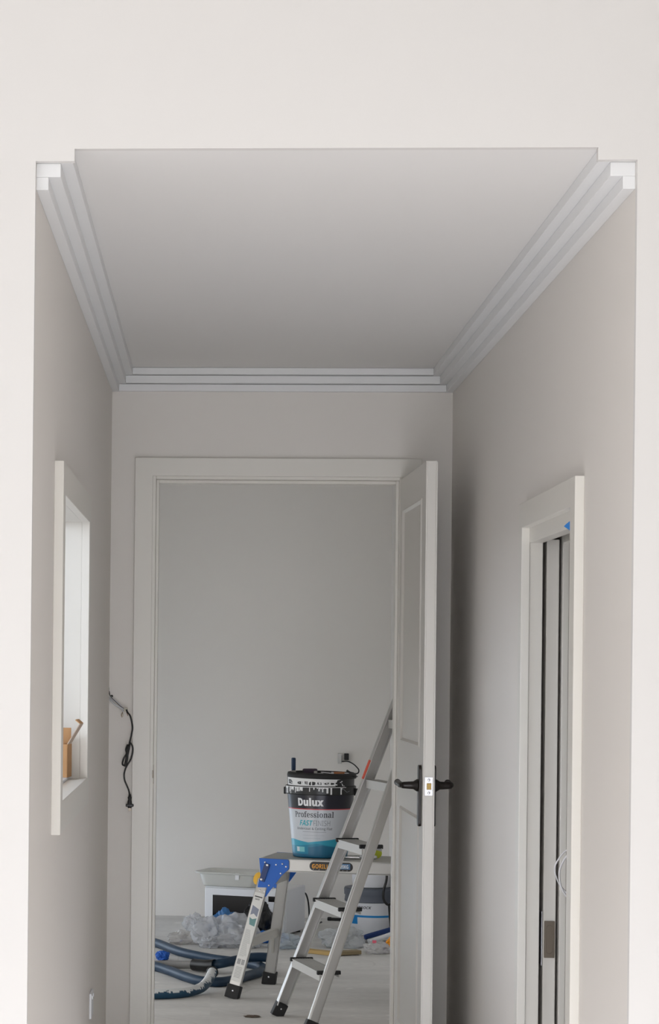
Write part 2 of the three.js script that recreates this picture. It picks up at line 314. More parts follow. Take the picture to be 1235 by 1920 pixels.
{ // cut-off cables and a black lead in the corner of the end wall
  const D = DE - 0.014;
  const P = (x, y, dd = 0) => V3((x + (y - 735) * 0.0098 - 210.8) / 545.8 + XL, 2.341 - (y - 735 - (x - 211) * -0.0018) / 545.8, D - dd);
  const st = thing('wall_cable', 'bare white and grey twin cable poking out of the corner of the end wall', 'cable', P(206, 1305));
  wpart(st, 'sheath', [tube([P(207, 1307, -0.008), P(214, 1313, 0.004), P(224, 1320, 0.01), P(231, 1328, 0.012), P(237, 1332, 0.012)], 0.0032, 30, 8), tube([P(207, 1312, -0.008), P(216, 1321, 0.002), P(226, 1327, 0.006), P(233, 1334, 0.01)], 0.0034, 30, 8)], M.wire);
  wpart(st, 'conductor', [tube([P(206, 1297, -0.006), P(208, 1306, 0.004), P(218, 1316, 0.014), P(228, 1325, 0.016), P(238, 1331, 0.016)], 0.001, 30, 6), tube([P(205, 1290, -0.004), P(205.5, 1300, 0.002), P(208, 1306, 0.004)], 0.0014, 16, 6)], M.dark);
  wpart(st, 'connector_block', [box(0, 0.013, 0, 0.014, 0, 0.012, 0.002).translate(P(237, 1331, 0.018).x - 0.0065, P(237, 1331).y - 0.007, P(237, 1331, 0.018).z - DZ), box(0, 0.006, 0, 0.012, 0, 0.008, 0.002).translate(P(231, 1341, 0.018).x - 0.003, P(231, 1341).y - 0.006, P(231, 1341, 0.018).z - DZ)], std(srgb(206, 200, 184), 0.4));
  wpart(st, 'wire_end', [tube([P(231, 1336, 0.012), P(229, 1341, 0.016), P(230, 1345, 0.012)], 0.0014, 12, 6), tube([P(238, 1334, 0.016), P(240, 1339, 0.016), P(241, 1342, 0.014)], 0.0013, 12, 6)], std(srgb(128, 92, 60), 0.5));
  wpart(st, 'wall_hole', new THREE.CylinderGeometry(0.0045, 0.0045, 0.001, 18).rotateX(Math.PI / 2).translate(P(207, 1306).x + 0.006, P(207, 1306).y, DZ - DE + 0.0006), M.dark);
  const ld = thing('power_lead', 'black power lead with a plug hanging bundled beside the door casing', 'power lead', P(242, 1522));
  wpart(ld, 'cord', tube([P(238, 1330, 0.02), P(240, 1335, 0.018), P(245, 1342, 0.012), P(248.5, 1355, 0.008), P(249.5, 1366, 0.008), P(247.5, 1378, 0.01), P(244.5, 1391, 0.012), P(242, 1402, 0.014), P(239, 1412, 0.016), P(234, 1421, 0.016), P(231, 1430, 0.016), P(231.5, 1434, 0.018), P(235, 1434, 0.022), P(239, 1424, 0.024), P(243.5, 1404, 0.022), P(246, 1393, 0.02), P(249.5, 1399, 0.016), P(250, 1410, 0.014), P(246, 1424, 0.014), P(240, 1434, 0.014), P(236, 1443, 0.012), P(234, 1452, 0.01), P(235, 1463, 0.008), P(239, 1473, 0.007), P(242.5, 1482, 0.007), P(244, 1490, 0.008)], 0.0029, 220, 8), M.black);
  wpart(ld, 'bundle', [tube([P(243, 1400, 0.018), P(240, 1408, 0.02), P(239.5, 1420, 0.022), P(236, 1437, 0.018)], 0.0052, 30, 10), tube([P(241, 1396, 0.016), P(238, 1406, 0.02), P(240, 1412, 0.02)], 0.004, 20, 8)], M.black);
  const c = P(244.3, 1505, 0.008), pl = (g) => g.translate(c.x, c.y, c.z);
  const plug = wpart(ld, 'plug', [pl(lathe([[0, 0.03], [0.0035, 0.03], [0.005, 0.022], [0.0072, 0.018], [0.0055, 0.012], [0.0075, 0.004], [0.0085, -0.012], [0.006, -0.018], [0, -0.018]], 18)), pl(new RoundedBoxGeometry(0.027, 0.01, 0.016, 2, 0.003).translate(0, -0.0085, 0))], M.black);
  wpart(plug, 'prong', [pl(lbox(0.0055, 0.012, 0.0016, -0.001, -0.022, 0.003)), pl(lbox(0.004, 0.011, 0.0016, 0.003, -0.022, -0.003))], M.pewter);
}
{ // blue tape and a white wire at the cavity slider
  const t = thing('masking_tape', 'scrap of blue masking tape stuck to the head of the sliding door frame', 'tape', V3(0.803, 1.733, 5.45));
  const pts = [[-0.012, -0.012], [0.01, -0.014], [0.058, 0.001], [0.044, 0.006], [0.016, 0.013], [-0.03, 0.012], [-0.03, -0.011]];
  part(t, 'tape_strip', [plate(pts, 0.0012, 0.0003).rotateY(Math.PI / 2).translate(-0.0018, 0, 0), plate(pts.slice(0, 5), 0.001, 0.0003).rotateY(Math.PI / 2 + 0.25).translate(-0.004, -0.003, 0.0)], M.tapeBlue);
  const w = thing('data_cable', 'thin white wire looping out of the sliding door jamb', 'wire', V3(0.82, 0.9, 5.45));
  wpart(w, 'wire_loop', [
    tube([V3(0.822, 1.005, 5.41), V3(0.812, 1.0, 5.5), V3(0.802, 0.975, 5.57), V3(0.796, 0.945, 5.6), V3(0.797, 0.915, 5.585), V3(0.806, 0.89, 5.53), V3(0.822, 0.876, 5.41)], 0.0023, 60, 8),
    tube([V3(0.828, 1.012, 5.41), V3(0.818, 1.008, 5.52), V3(0.806, 0.98, 5.64), V3(0.796, 0.945, 5.68), V3(0.8, 0.92, 5.66), V3(0.812, 0.895, 5.57), V3(0.828, 0.88, 5.41)], 0.0018, 60, 8)], M.wire);
}

// ------------------------------------------------------------------ step ladder against the far right wall
{
  const t = thing('step_ladder', 'aluminium step ladder with grey treads leaning beyond the open door', 'ladder', V3(0.30, 0, 9.47), 12.36 * Math.PI / 180);
  const TOP = 1.80, K = 0.361, zed = (y, s) => s * (0.245 - 0.078 * y), P = (y, s, dx = 0, dz = 0) => new THREE.Vector3(K * y + dx, y, zed(y, s) + dz);
  const ref = new THREE.Vector3(1, 0, 0);
  for (const s of [-1, 1]) {
    const rail = part(t, 'rail', s > 0 ? bar(P(0.045, s, 0.022), P(TOP, s, 0.022), 0.043, 0.024, ref, 0.009) : [channel(P(0.045, s, 0.022), P(TOP, s, 0.022), 0.044, 0.024, ref, 0.003, 1), bar(P(0.045, s, 0.001, 0.004), P(TOP, s, 0.001, 0.004), 0.006, 0.03, ref, 0.0025)], M.alu);
    const foot = part(t, 'rubber_foot', bar(P(0, s, 0.018), P(0.052, s, 0.022), 0.05, 0.033, ref, 0.004), M.rubber);
    part(foot, 'rivet', new THREE.SphereGeometry(0.004, 10, 8).translate(...P(0.03, s, 0.022, 0.017).toArray()), M.chrome);
    if (s < 0) part(rail, 'warning_sticker', bar(P(0.955, s, -0.003, 0.006), P(1.03, s, -0.003, 0.006), 0.002, 0.026, ref, 0.0005), std(srgb(214, 74, 40), 0.5), 'orange red warning sticker');
  }
  for (let k = 0; k < 7; k++) {
    const y = 0.232 + 0.2395 * k, z0 = zed(y, -1) + 0.013, z1 = zed(y, 1) - 0.013, low = k < 3, x = K * y - (low ? 0.014 : k === 3 ? -0.008 : -0.006), w = low ? 0.082 : k === 3 ? 0.055 : 0.028;
    const g = [lbox(w, 0.004, z1 - z0, x + w / 2, y, (z0 + z1) / 2), lbox(0.004, 0.034, z1 - z0, x + 0.004, y - 0.015, (z0 + z1) / 2), lbox(0.004, 0.02, z1 - z0, x + w - 0.002, y - 0.009, (z0 + z1) / 2)];
    if (low) for (let i = 0; i < 7; i++) g.push(lbox(0.007, 0.0008, z1 - z0, x + 0.011 + i * 0.0102, y + 0.0023, (z0 + z1) / 2));
    const tr = part(t, low ? 'tread' : 'cross_bar', g, M.tread);
    if (low)
    for (const z of [z0 + 0.006, z1 - 0.006]) part(tr, 'end_cap', lbox(w + 0.012, 0.016, 0.014, x + w / 2 - 0.001, y - 0.001, z, 0.004), M.rubber);
  }
  for (const s of [-1, 1]) { const br = part(t, 'bracket', plate([[0.03, -0.03], [0.062, -0.03], [0.075, 0.09], [0.068, 0.09]], 0.003, 0.0005).translate(K * 1.2, 1.2, zed(1.2, s) - s * 0.018), M.alu); part(br, 'bolt', cyl(0.006, 0.006, 0.008, 10).rotateX(Math.PI / 2).translate(K * 1.2 + 0.03, 1.225, zed(1.2, s) + 0.012), M.greyPlastic); }
  const top = P(TOP, 0);
  part(t, 'top_cap', lbox(0.12, 0.03, 0.24, top.x + 0.03, TOP + 0.005, 0, 0.008), M.blue);
}

// ------------------------------------------------------------------ folding work platform
const TH = 14 * Math.PI / 180, BENCH = V3(0.203, 0, 10.24);
{
  // own axes: x along the platform, z towards the camera; origin under the front left corner
  const t = thing('work_platform', 'silver folding work platform with blue hinge plates and black feet', 'platform', BENCH, TH * -1 * -1 * -1);
  const L = 0.64, D = 0.335, h = 0.588, hh = 0.054;
  const deck = [lbox(L, 0.006, D, L / 2, h - 0.004, -D / 2, 0.001)];
  for (let i = 0; i < 12; i++) deck.push(lbox(L, 0.0015, 0.02, L / 2, h - 0.0007, -0.02 - i * 0.027));
  part(t, 'deck', deck, M.aluDull);
  const fr = part(t, 'side_rail', [lbox(L, hh, 0.004, L / 2, h - hh / 2, -0.002, 0.0012), lbox(L, 0.006, 0.02, L / 2, h - hh + 0.003, -0.01)], M.alu);
  part(t, 'side_rail', [lbox(L, hh, 0.004, L / 2, h - hh / 2, -D + 0.002, 0.0012), lbox(L, 0.006, 0.02, L / 2, h - hh + 0.003, -D + 0.01)], M.alu);
  part(t, 'end_rail', lbox(0.004, hh, D - 0.01, 0.003, h - hh / 2, -D / 2), M.alu);
  part(t, 'end_rail', lbox(0.004, hh, D - 0.01, L - 0.003, h - hh / 2, -D / 2), M.alu);
  const st = canvasTex(512, 96, (c, w, hgt) => {
    c.fillStyle = '#17171a'; c.fillRect(0, 0, w, hgt);
    c.fillStyle = '#3f6f9e'; c.fillRect(300, 14, 180, 60);
    c.font = 'bold 66px sans-serif'; c.textBaseline = 'middle';
    c.lineWidth = 5; c.strokeStyle = '#f2e6a0'; c.fillStyle = '#f0a81c';
    c.save(); c.translate(26, 48); c.scale(0.86, 1); c.fillText('GORILLA', 0, 2); c.restore();
    c.fillStyle = '#e6edf2'; c.font = 'bold 54px sans-serif'; c.save(); c.translate(342, 46); c.scale(0.74, 1); c.fillText('120KG', 0, 0); c.restore();
    c.fillStyle = '#d8d8d8'; for (const x of [40, 110, 190, 300, 390, 440]) c.fillRect(x, 84, 8, 5);
  });
  const sh = new THREE.Shape(roundRect(0.184, 0.037, 0.018, 8).map(([x, y]) => new THREE.Vector2(x, y)));
  const sg = new THREE.ShapeGeometry(sh); { const p = sg.attributes.position, u = sg.attributes.uv; for (let i = 0; i < p.count; i++) u.setXY(i, p.getX(i) / 0.184 + 0.5, p.getY(i) / 0.037 + 0.5); }
  part(fr, 'brand_sticker', sg.translate(0.306, h - hh / 2 + 0.002, 0.0006), std(0xffffff, 0.35, 0, { map: st }), 'black sticker with yellow lettering and load rating');
  // feet spots and leg tops (x, z)
  const ref = new THREE.Vector3(1, 0, 0);
  const legs = [[-0.098, 0.072, 0.030, -0.020, 1], [-0.052, -0.43, 0.045, -D + 0.025, -1], [L + 0.03, 0.072, L - 0.02, -0.02, 1], [L + 0.015, -0.42, L - 0.03, -D + 0.02, -1]];
  const at = ([fx, fz, tx, tz], y) => new THREE.Vector3(fx + (tx - fx) * y / 0.55, y, fz + (tz - fz) * y / 0.55);
  legs.forEach((l, i) => {
    const leg = part(t, 'leg', channel(at(l, 0.02), at(l, 0.56), 0.047, 0.026, ref, 0.003, l[4]), M.alu);
    const f = part(t, 'rubber_foot', [bar(at(l, 0).add(new THREE.Vector3(0, 0, 0)), at(l, 0.056), 0.06, 0.04, ref, 0.004)], M.rubber);
    part(f, 'rivet', new THREE.SphereGeometry(0.0045, 10, 8).scale(1, 1, 0.5).translate(...at(l, 0.034).add(new THREE.Vector3(0, 0, 0.0205)).toArray()), M.chrome);
    if (i === 0) {
      const lt = canvasTex(128, 1024, (c, w, hgt) => {
        c.fillStyle = '#e9e9e6'; c.fillRect(0, 0, w, hgt);
        c.fillStyle = '#2a2a2c'; c.fillRect(14, 40, 100, 12); c.font = 'bold 26px sans-serif'; c.fillText('SAFE', 26, 84);
        c.fillStyle = '#8d93a4'; c.beginPath(); c.moveTo(20, 150); c.lineTo(110, 180); c.lineTo(110, 270); c.lineTo(60, 240); c.lineTo(20, 262); c.fill();
        c.fillStyle = '#6f9a9a'; c.beginPath(); c.moveTo(20, 290); c.lineTo(60, 305); c.lineTo(110, 285); c.lineTo(110, 380); c.lineTo(40, 370); c.fill();
        c.fillStyle = '#b9bab8'; for (let k = 0; k < 24; k++) c.fillRect(18, 430 + k * 13, 60 + (k * 37) % 34, 5);
        c.fillStyle = '#7c7c7e'; for (let k = 0; k < 5; k++) { c.fillRect(16, 770 + k * 12, 44, 8); c.fillRect(70, 770 + k * 12, 40, 8); }
        c.fillStyle = '#aaaaaa'; for (let k = 0; k < 8; k++) c.fillRect(22, 860 + k * 16, 80, 6);
      });
      const p = at(l, 0.07), q = at(l, 0.44), y = q.clone().sub(p).normalize(), z = new THREE.Vector3().crossVectors(ref, y).normalize(), x = new THREE.Vector3().crossVectors(y, z);
      const g = new THREE.PlaneGeometry(0.043, p.distanceTo(q)).translate(0, p.distanceTo(q) / 2, 0.0137).applyMatrix4(new THREE.Matrix4().makeBasis(x, y, z).setPosition(p));
      // close the face that carries the safety label
      leg.geometry = merge([channel(at(l, 0.02), at(l, 0.56), 0.047, 0.026, ref, 0.003, -1)]);
      part(leg, 'safety_label', g, std(0xffffff, 0.5, 0, { map: lt }), 'long worn white safety label');
    }
  });
  for (const [a, b] of [[0, 1], [2, 3]]) {
    for (const [y, hgt] of [[0.235, 0.036], [0.49, 0.042]]) {
      const p = at(legs[a], y), q = at(legs[b], y); p.x += 0.012; q.x += 0.0;
      const dir = q.clone().sub(p).normalize();
      part(t, 'rung', bar(p, q, 0.03, hgt, new THREE.Vector3(0, 0, 1).cross(new THREE.Vector3(0, 1, 0)), 0.003), M.aluDull);
    }
    for (const [l, s] of [[legs[a], -1], [legs[b], 1]]) {
      const p = at(l, 0.13), q = at(l, 0.225); q.z += s * 0.055; p.z += s * 0.004;
      part(t, 'brace', bar(p, q, 0.012, 0.004, ref, 0.001), M.aluDull);
    }
  }
  // blue hinge plates, with link, lock and rivets
  const px = (x, y) => [(x - 487) / 442, h - (y - 1609) / 442];
  const outline = [[487, 1609], [541, 1610], [543, 1613], [543, 1627], [539, 1631], [529, 1640], [514, 1661], [508, 1668], [500, 1680], [481, 1677], [486, 1655], [490, 1640]].map(([x, y]) => px(x, y));
  for (const [zz, mir, s] of [[0.004, false, 1], [-D - 0.0065, false, -1], [0.004, true, 1], [-D - 0.0065, true, -1]]) {
    const fix = (g) => (mir ? g.scale(-0.42, 1, 1).translate(L, 0, 0) : g);
    const flip = (g) => { if (mir) { const o = g.index ? g.toNonIndexed() : g; const p = o.attributes.position; for (let i = 0; i < p.count; i += 3) for (const k of Object.keys(o.attributes)) { const a = o.attributes[k]; for (let c = 0; c < a.itemSize; c++) { const v = a.array[(i + 1) * a.itemSize + c]; a.array[(i + 1) * a.itemSize + c] = a.array[(i + 2) * a.itemSize + c]; a.array[(i + 2) * a.itemSize + c] = v; } } return o; } return g; };
    const hp = part(t, 'hinge_plate', flip(fix(plate(outline, 0.0025, 0.0008).translate(0, 0, zz))), M.blue);
    const f = zz + (s > 0 ? 0.0045 : -0.002);
    const riv = [[531, 1618], [519, 1620], [538, 1623], [528, 1636], [506, 1659], [489, 1669], [497, 1671], [498, 1616]].map(([x, y]) => { const [u, v] = px(x, y); return new THREE.SphereGeometry(0.0042, 10, 8).scale(1, 1, 0.5).translate(mir ? L - 0.42 * u : u, v, f); });
    for (const g of riv) part(hp, 'rivet', g, M.chrome);
    const [ax, ay] = px(503, 1621), [bx, by] = px(492, 1648);
    const g = bar(new THREE.Vector3(mir ? L - 0.42 * ax : ax, ay + 0.006, f + 0.003 * s), new THREE.Vector3(mir ? L - 0.42 * bx : bx, by - 0.008, f + 0.003 * s), 0.024, 0.004, ref, 0.002);
    const lk = part(hp, 'link', g, M.blueDark);
    for (const [u, v] of [[ax, ay], [bx, by]]) part(lk, 'rivet', new THREE.SphereGeometry(0.006, 12, 8).scale(1, 1, 0.5).translate(mir ? L - 0.42 * u : u, v, f + 0.006 * s), M.chrome);
    if (s > 0) { const [u, v] = px(484, 1647); part(hp, 'lock_tab', cyl(0.022, 0.022, 0.006, 28).scale(0.85, 1, 1.25).rotateX(Math.PI / 2).rotateZ(-0.35).translate(mir ? L - 0.42 * u : u, v, zz - 0.006), M.yellow, 'yellow lock tab'); }
  }
}

// ------------------------------------------------------------------ paint bucket and what lies on it
const BK = V3(0.462, 0.5895, 10.365);
{
  const t = thing('paint_bucket', 'dark lidded paint bucket with silver and teal label on the work platform', 'bucket', BK, -0.29);
  const r = rng(11);
  const label = canvasTex(2048, 640, (c, w, h) => {
    const y = (v) => v * h;                             // 0 is the top of the label
    c.fillStyle = '#c9ced6'; c.fillRect(0, 0, w, h);
    c.fillStyle = '#0e0f22'; c.fillRect(0, 0, w, y(0.235));
    c.fillStyle = '#c8343c'; c.fillRect(0, y(0.235), w, 9);
    const teal = '#2aa0be', deep = '#11688c', mid = '#1c84a6';
    c.fillStyle = teal; c.beginPath(); c.moveTo(0, y(0.80)); c.lineTo(w * 0.36, y(0.755)); c.lineTo(w * 0.47, y(0.80)); c.lineTo(w * 0.66, y(0.73)); c.lineTo(w, y(0.77)); c.lineTo(w, h); c.lineTo(0, h); c.fill();
    c.fillStyle = mid; c.beginPath(); c.moveTo(0, y(0.9)); c.lineTo(w * 0.42, y(0.86)); c.lineTo(w * 0.52, y(0.82)); c.lineTo(w * 0.62, y(0.87)); c.lineTo(w, y(0.84)); c.lineTo(w, h); c.lineTo(0, h); c.fill();
    c.fillStyle = deep; c.beginPath(); c.moveTo(w * 0.47, y(0.885)); c.lineTo(w * 0.55, y(0.85)); c.lineTo(w * 0.66, y(0.90)); c.lineTo(w * 0.66, h); c.lineTo(w * 0.47, h); c.fill();
    c.fillStyle = '#7fc9cf'; c.fillRect(w * 0.385, y(0.88), w * 0.062, y(0.085)); c.fillStyle = '#d5dfe8'; c.fillRect(w * 0.39, y(0.885), w * 0.02, y(0.075));
    c.textAlign = 'center'; c.textBaseline = 'middle';
    const put = (s, x, yy, font, color, sx = 1, fat = 0) => { c.save(); c.translate(w * x, y(yy)); c.scale(sx, 1); c.font = font; c.fillStyle = color; c.fillText(s, 0, 0); if (fat) { c.lineWidth = fat; c.strokeStyle = color; c.strokeText(s, 0, 0); } c.restore(); };
    put('Dulux', 0.484, 0.125, 'bold 106px sans-serif', '#eef0f4', 0.92, 7);
    put('Professional', 0.5, 0.335, 'bold 84px serif', '#3c414a', 0.84);
    put('FAST', 0.457, 0.475, 'italic bold 80px sans-serif', '#27a6b8', 0.84);
    put('FINISH', 0.546, 0.475, '78px sans-serif', '#8b919b', 0.78);
    put('Undercoat & Ceiling Flat', 0.502, 0.57, 'bold 36px sans-serif', '#6b717c', 0.98);
    c.fillStyle = '#8d949e'; c.fillRect(w * 0.44, y(0.62), w * 0.13, 4); c.fillStyle = '#a4abb5'; c.fillRect(w * 0.44, y(0.68), w * 0.12, 3); c.fillRect(w * 0.44, y(0.73), w * 0.10, 3);
  });
  const body = part(t, 'bucket_body', [lathe([[0, 0], [0.112, 0], [0.116, 0.004], [0.1165, 0.012]]), lathe([[0.1165, 0.012], [0.1415, 0.272]])], phys(srgb(18, 100, 136), 0.4));
  const lg = new THREE.CylinderGeometry(0.1419, 0.1176, 0.252, 64, 1, true).rotateY(Math.PI).translate(0, 0.143, 0);
  part(body, 'label', lg, phys(0xffffff, 0.35, { map: label }), 'printed silver label with navy band and teal waves');
  const drip = (full) => canvasTex(2048, 128, (c, w, h) => {
    c.fillStyle = '#1b1d20'; c.fillRect(0, 0, w, h); c.fillStyle = '#e9eaec';
    const a = w * 0.32, b = w * 0.665;
    if (full) {                                          // upper band: mostly covered, dark where the paint has run off
      c.fillRect(a, 0, b - a, h); c.fillStyle = '#1b1d20';
      for (let k = 0; k < 13; k++) { const x = a + 30 + r() * (b - a - 60); c.beginPath(); c.ellipse(x, 62 + r() * 30, 22 + r() * 44, 14 + r() * 22, 0, 0, 7); c.fill(); }
      c.beginPath(); c.moveTo(b + 4, 0); c.lineTo(b - 90, 26); c.lineTo(b - 120, h); c.lineTo(b + 4, h); c.fill();
      c.fillStyle = '#e9eaec';
      for (let k = 0; k < 60; k++) { c.beginPath(); c.ellipse(a + r() * (b - a), r() * h, 4 + r() * 12, 3 + r() * 6, r() * 3, 0, 7); c.fill(); }
      for (let k = 0; k < 22; k++) c.fillRect(a + r() * (b - a - 100), 30, 5 + r() * 12, h);
    } else {                                             // lower band: separate runs
      c.fillRect(a, 0, b - a, 10);
      for (let k = 0; k < 34; k++) { const x = a + r() * (b - a - 40), ww = 5 + r() * 15, hh = 18 + Math.pow(r(), 1.3) * 125; c.fillRect(x, 0, ww, hh); c.beginPath(); c.ellipse(x + ww / 2, hh, ww / 2, 7, 0, 0, 7); c.fill(); }
      c.fillRect(a, 0, 70, 40); c.lineWidth = 5; c.strokeStyle = '#9aa0a6'; c.beginPath(); c.moveTo(b - 60, 0); c.lineTo(b + 10, 90); c.lineTo(b + 50, 70); c.stroke();
    }
  });
  const dm = phys(0xffffff, 0.42, { map: drip(false) }), dmFull = phys(0xffffff, 0.42, { map: drip(true) });
  const band = (r0, r1, h, y) => new THREE.CylinderGeometry(r1, r0, h, 64, 1, true).rotateY(Math.PI).translate(0, y, 0);
  const rim = part(t, 'rim', lathe([[0.1415, 0.268], [0.149, 0.268], [0.1496, 0.272], [0.1496, 0.302], [0.142, 0.306]]), M.rubber);
  part(rim, 'rim_band', [band(0.15, 0.15, 0.031, 0.287)], dm, 'black rim splashed with white paint drips');
  part(rim, 'rim_band', [band(0.1415, 0.1425, 0.034, 0.322)], dmFull);
  for (const a of [0.25 + 1.35, 0.25 - 1.75]) part(t, 'handle_ear', lbox(0.03, 0.03, 0.012, 0, 0, 0, 0.003).rotateY(a).translate(Math.sin(a) * 0.152, 0.279, Math.cos(a) * 0.152), M.rubber);
  const hp = []; for (let i = 0; i <= 20; i++) { const a = Math.PI * i / 20; hp.push(new THREE.Vector3(Math.cos(a) * 0.155, 0.278 - Math.sin(a) * 0.02, -Math.sin(a) * 0.156)); }
  part(t, 'wire_handle', tube(hp, 0.002, 60, 6), M.chrome);
  const lid = lathe([[0, 0.343], [0.125, 0.343], [0.128, 0.356], [0.136, 0.36], [0.145, 0.358], [0.1475, 0.348], [0.1465, 0.338], [0.14, 0.336]], 64).rotateZ(-0.012);
  part(t, 'lid', [lid, lbox(0.02, 0.004, 0.03, 0.152, 0.345, 0.02, 0.001)], M.rubber);
}
const LID = BK.y + 0.344;
{
  const s = thing('filling_knife', 'dark blue filling knife standing upright at the left of the bucket lid', 'knife', V3(0.345, LID, 10.36), 0.25);
  part(s, 'handle', lbox(0.018, 0.054, 0.012, 0, 0.049, 0, 0.004), std(srgb(22, 48, 78), 0.45));
  part(s, 'blade', plate([[-0.013, 0], [0.013, 0], [0.009, 0.026], [-0.009, 0.026]], 0.0015, 0.0003), M.alu);
  const b = thing('paint_roller_sleeve', 'short purple grey roller sleeve lying on the bucket lid', 'roller', V3(0.415, LID, 10.35), 0.2);
  part(b, 'sleeve', lathe([[0.009, -0.03], [0.014, -0.03], [0.0155, -0.026], [0.0155, 0.026], [0.014, 0.03], [0.009, 0.03]], 24).rotateZ(Math.PI / 2).translate(0, 0.0155, 0), std(srgb(70, 58, 74), 0.9));
  part(b, 'core', cyl(0.009, 0.009, 0.062, 16).rotateZ(Math.PI / 2).translate(0, 0.0155, 0), M.dark);
  const k = thing('metal_clamp', 'silver metal clamp lying in the middle of the bucket lid', 'clamp', V3(0.462, LID, 10.34), -0.2);
  part(k, 'jaw', [lbox(0.04, 0.012, 0.02, -0.012, 0.006, 0, 0.003), lbox(0.016, 0.022, 0.018, -0.024, 0.011, 0, 0.004)], M.alu);
  part(k, 'screw_rod', [cyl(0.004, 0.004, 0.07, 12).rotateZ(Math.PI / 2 - 0.08).translate(0.034, 0.012, 0), cyl(0.009, 0.009, 0.012, 14).rotateZ(Math.PI / 2).translate(0.05, 0.01, 0)], M.chrome);
  const w = thing('paint_brush', 'paint brush with orange brown wooden handle lying on the bucket lid', 'brush', V3(0.532, LID, 10.33), 0.1);
  part(w, 'handle', new THREE.CapsuleGeometry(0.0095, 0.04, 6, 14).rotateZ(Math.PI / 2).scale(1, 1, 0.8).translate(0.004, 0.0098, 0), std(srgb(190, 122, 78), 0.5));
  part(w, 'ferrule', lbox(0.02, 0.014, 0.03, 0.036, 0.008, 0, 0.002), M.chrome);
  part(w, 'bristles', lbox(0.03, 0.011, 0.03, 0.058, 0.007, 0, 0.004), M.dark);
}
{ // on the platform, right of the bucket
  const t = thing('tape_measure', 'small yellow green tape measure on the platform behind the ladder rail', 'tape measure', V3(0.697, 0.5895, 10.32), 0.2);
  part(t, 'case', new THREE.CylinderGeometry(0.021, 0.021, 0.03, 28).rotateX(Math.PI / 2).translate(0, 0.021, 0), std(srgb(196, 206, 58), 0.45));
  part(t, 'grip', [lbox(0.014, 0.04, 0.032, -0.019, 0.02, 0, 0.004), lbox(0.05, 0.007, 0.028, 0.002, 0.0425, 0, 0.003)], M.black);
  const p = thing('putty_knife', 'bright steel putty knife lying on the platform beside the bucket', 'knife', V3(0.605, 0.5895, 10.27), -0.15);
  part(p, 'blade', plate([[-0.03, -0.018], [0.03, -0.03], [0.03, 0.03], [-0.03, 0.018]], 0.0018, 0.0003).rotateX(-Math.PI / 2).translate(-0.01, 0.006, 0), M.chrome);
  part(p, 'handle', new THREE.CapsuleGeometry(0.008, 0.06, 6, 12).rotateZ(Math.PI / 2).translate(0.055, 0.008, 0), M.wire);
}

// ------------------------------------------------------------------ blue hose on the floor
{
  const R = 0.0215, hp = (x, D, y = R) => V3(x, y, D);
  const hoseMat = std(srgb(20, 50, 74), 0.5);
  const t = thing('vacuum_hose', 'long blue hose coiled on the concrete floor left of the platform', 'hose', V3(0, 0, 11.1));
  wpart(t, 'hose_tube', tube([hp(-0.62, 12.35), hp(-0.42, 12.2), hp(-0.28, 11.98), hp(-0.14, 11.6), hp(0.014, 11.36), hp(0.10, 11.28), hp(0.18, 11.2), hp(0.235, 11.08), hp(0.225, 10.92), hp(0.16, 10.76), hp(0.09, 10.6), hp(0.03, 10.54), hp(-0.04, 10.57), hp(-0.11, 10.7), hp(-0.17, 10.86), hp(-0.25, 11.04), hp(-0.4, 11.25), hp(-0.6, 11.3)], R, 260, 18), hoseMat);
  wpart(t, 'hose_tube', tube([hp(-0.04, 11.03, 0.03), hp(0.04, 10.99, 0.045), hp(0.10, 11.02, 0.055), hp(0.17, 11.08, 0.063), hp(0.235, 11.1, 0.065), hp(0.3, 11.1, 0.06)], R, 120, 18), hoseMat);
  wpart(t, 'cuff', tube([hp(-0.075, 11.06, 0.03), hp(-0.045, 11.03, 0.031), hp(-0.01, 10.99, 0.035), hp(0.02, 10.97, 0.04)], 0.0275, 40, 20), M.black, 'black rubber cuff');
  wpart(t, 'grey_nozzle', tube([hp(-0.3, 11.1, 0.02), hp(-0.2, 11.1, 0.022), hp(-0.07, 11.06, 0.03)], 0.0195, 40, 16), std(srgb(136, 134, 132), 0.5), 'grey plastic nozzle');
  const p = thing('paint_splashed_hose', 'front length of blue hose splashed with white paint along its top', 'hose', V3(-0.15, 0, 10.2));
  const g = tube([hp(-0.6, 10.25), hp(-0.42, 10.14), hp(-0.25, 10.12), hp(-0.12, 10.18), hp(-0.045, 10.29, 0.026), hp(-0.015, 10.38, 0.04), hp(0.0, 10.45, 0.056), hp(0.008, 10.51, 0.068)], R, 420, 36);
  const n = g.attributes.position, col = new Float32Array(n.count * 3), cb = srgb(24, 66, 92), cw = srgb(224, 226, 226);
  for (let i = 0; i < n.count; i++) {
    const x = n.getX(i), y = n.getY(i), z = n.getZ(i), ny = g.attributes.normal.getY(i), nz = g.attributes.normal.getZ(i);
    const v = ny * 0.9 + nz * 0.25 + noise.noise(x * 90, y * 120, z * 90) * 0.5 + noise.noise(x * 28, 4, z * 28) * 0.55;
    const c = v > 0.48 ? cw : cb; col.set([c.r, c.g, c.b], i * 3);
  }
  g.setAttribute('color', new THREE.BufferAttribute(col, 3));
  const m = flags(new THREE.Mesh(g.translate(0.15, 0, -(DZ - 10.2)), std(0xffffff, 0.5, 0, { vertexColors: true }))); m.name = 'hose_tube'; p.add(m);
  part(p, 'end_ring', new THREE.TorusGeometry(0.0225, 0.004, 10, 24).translate(0.008 + 0.15, 0.068, -(10.51 - 10.2)), M.black);
}

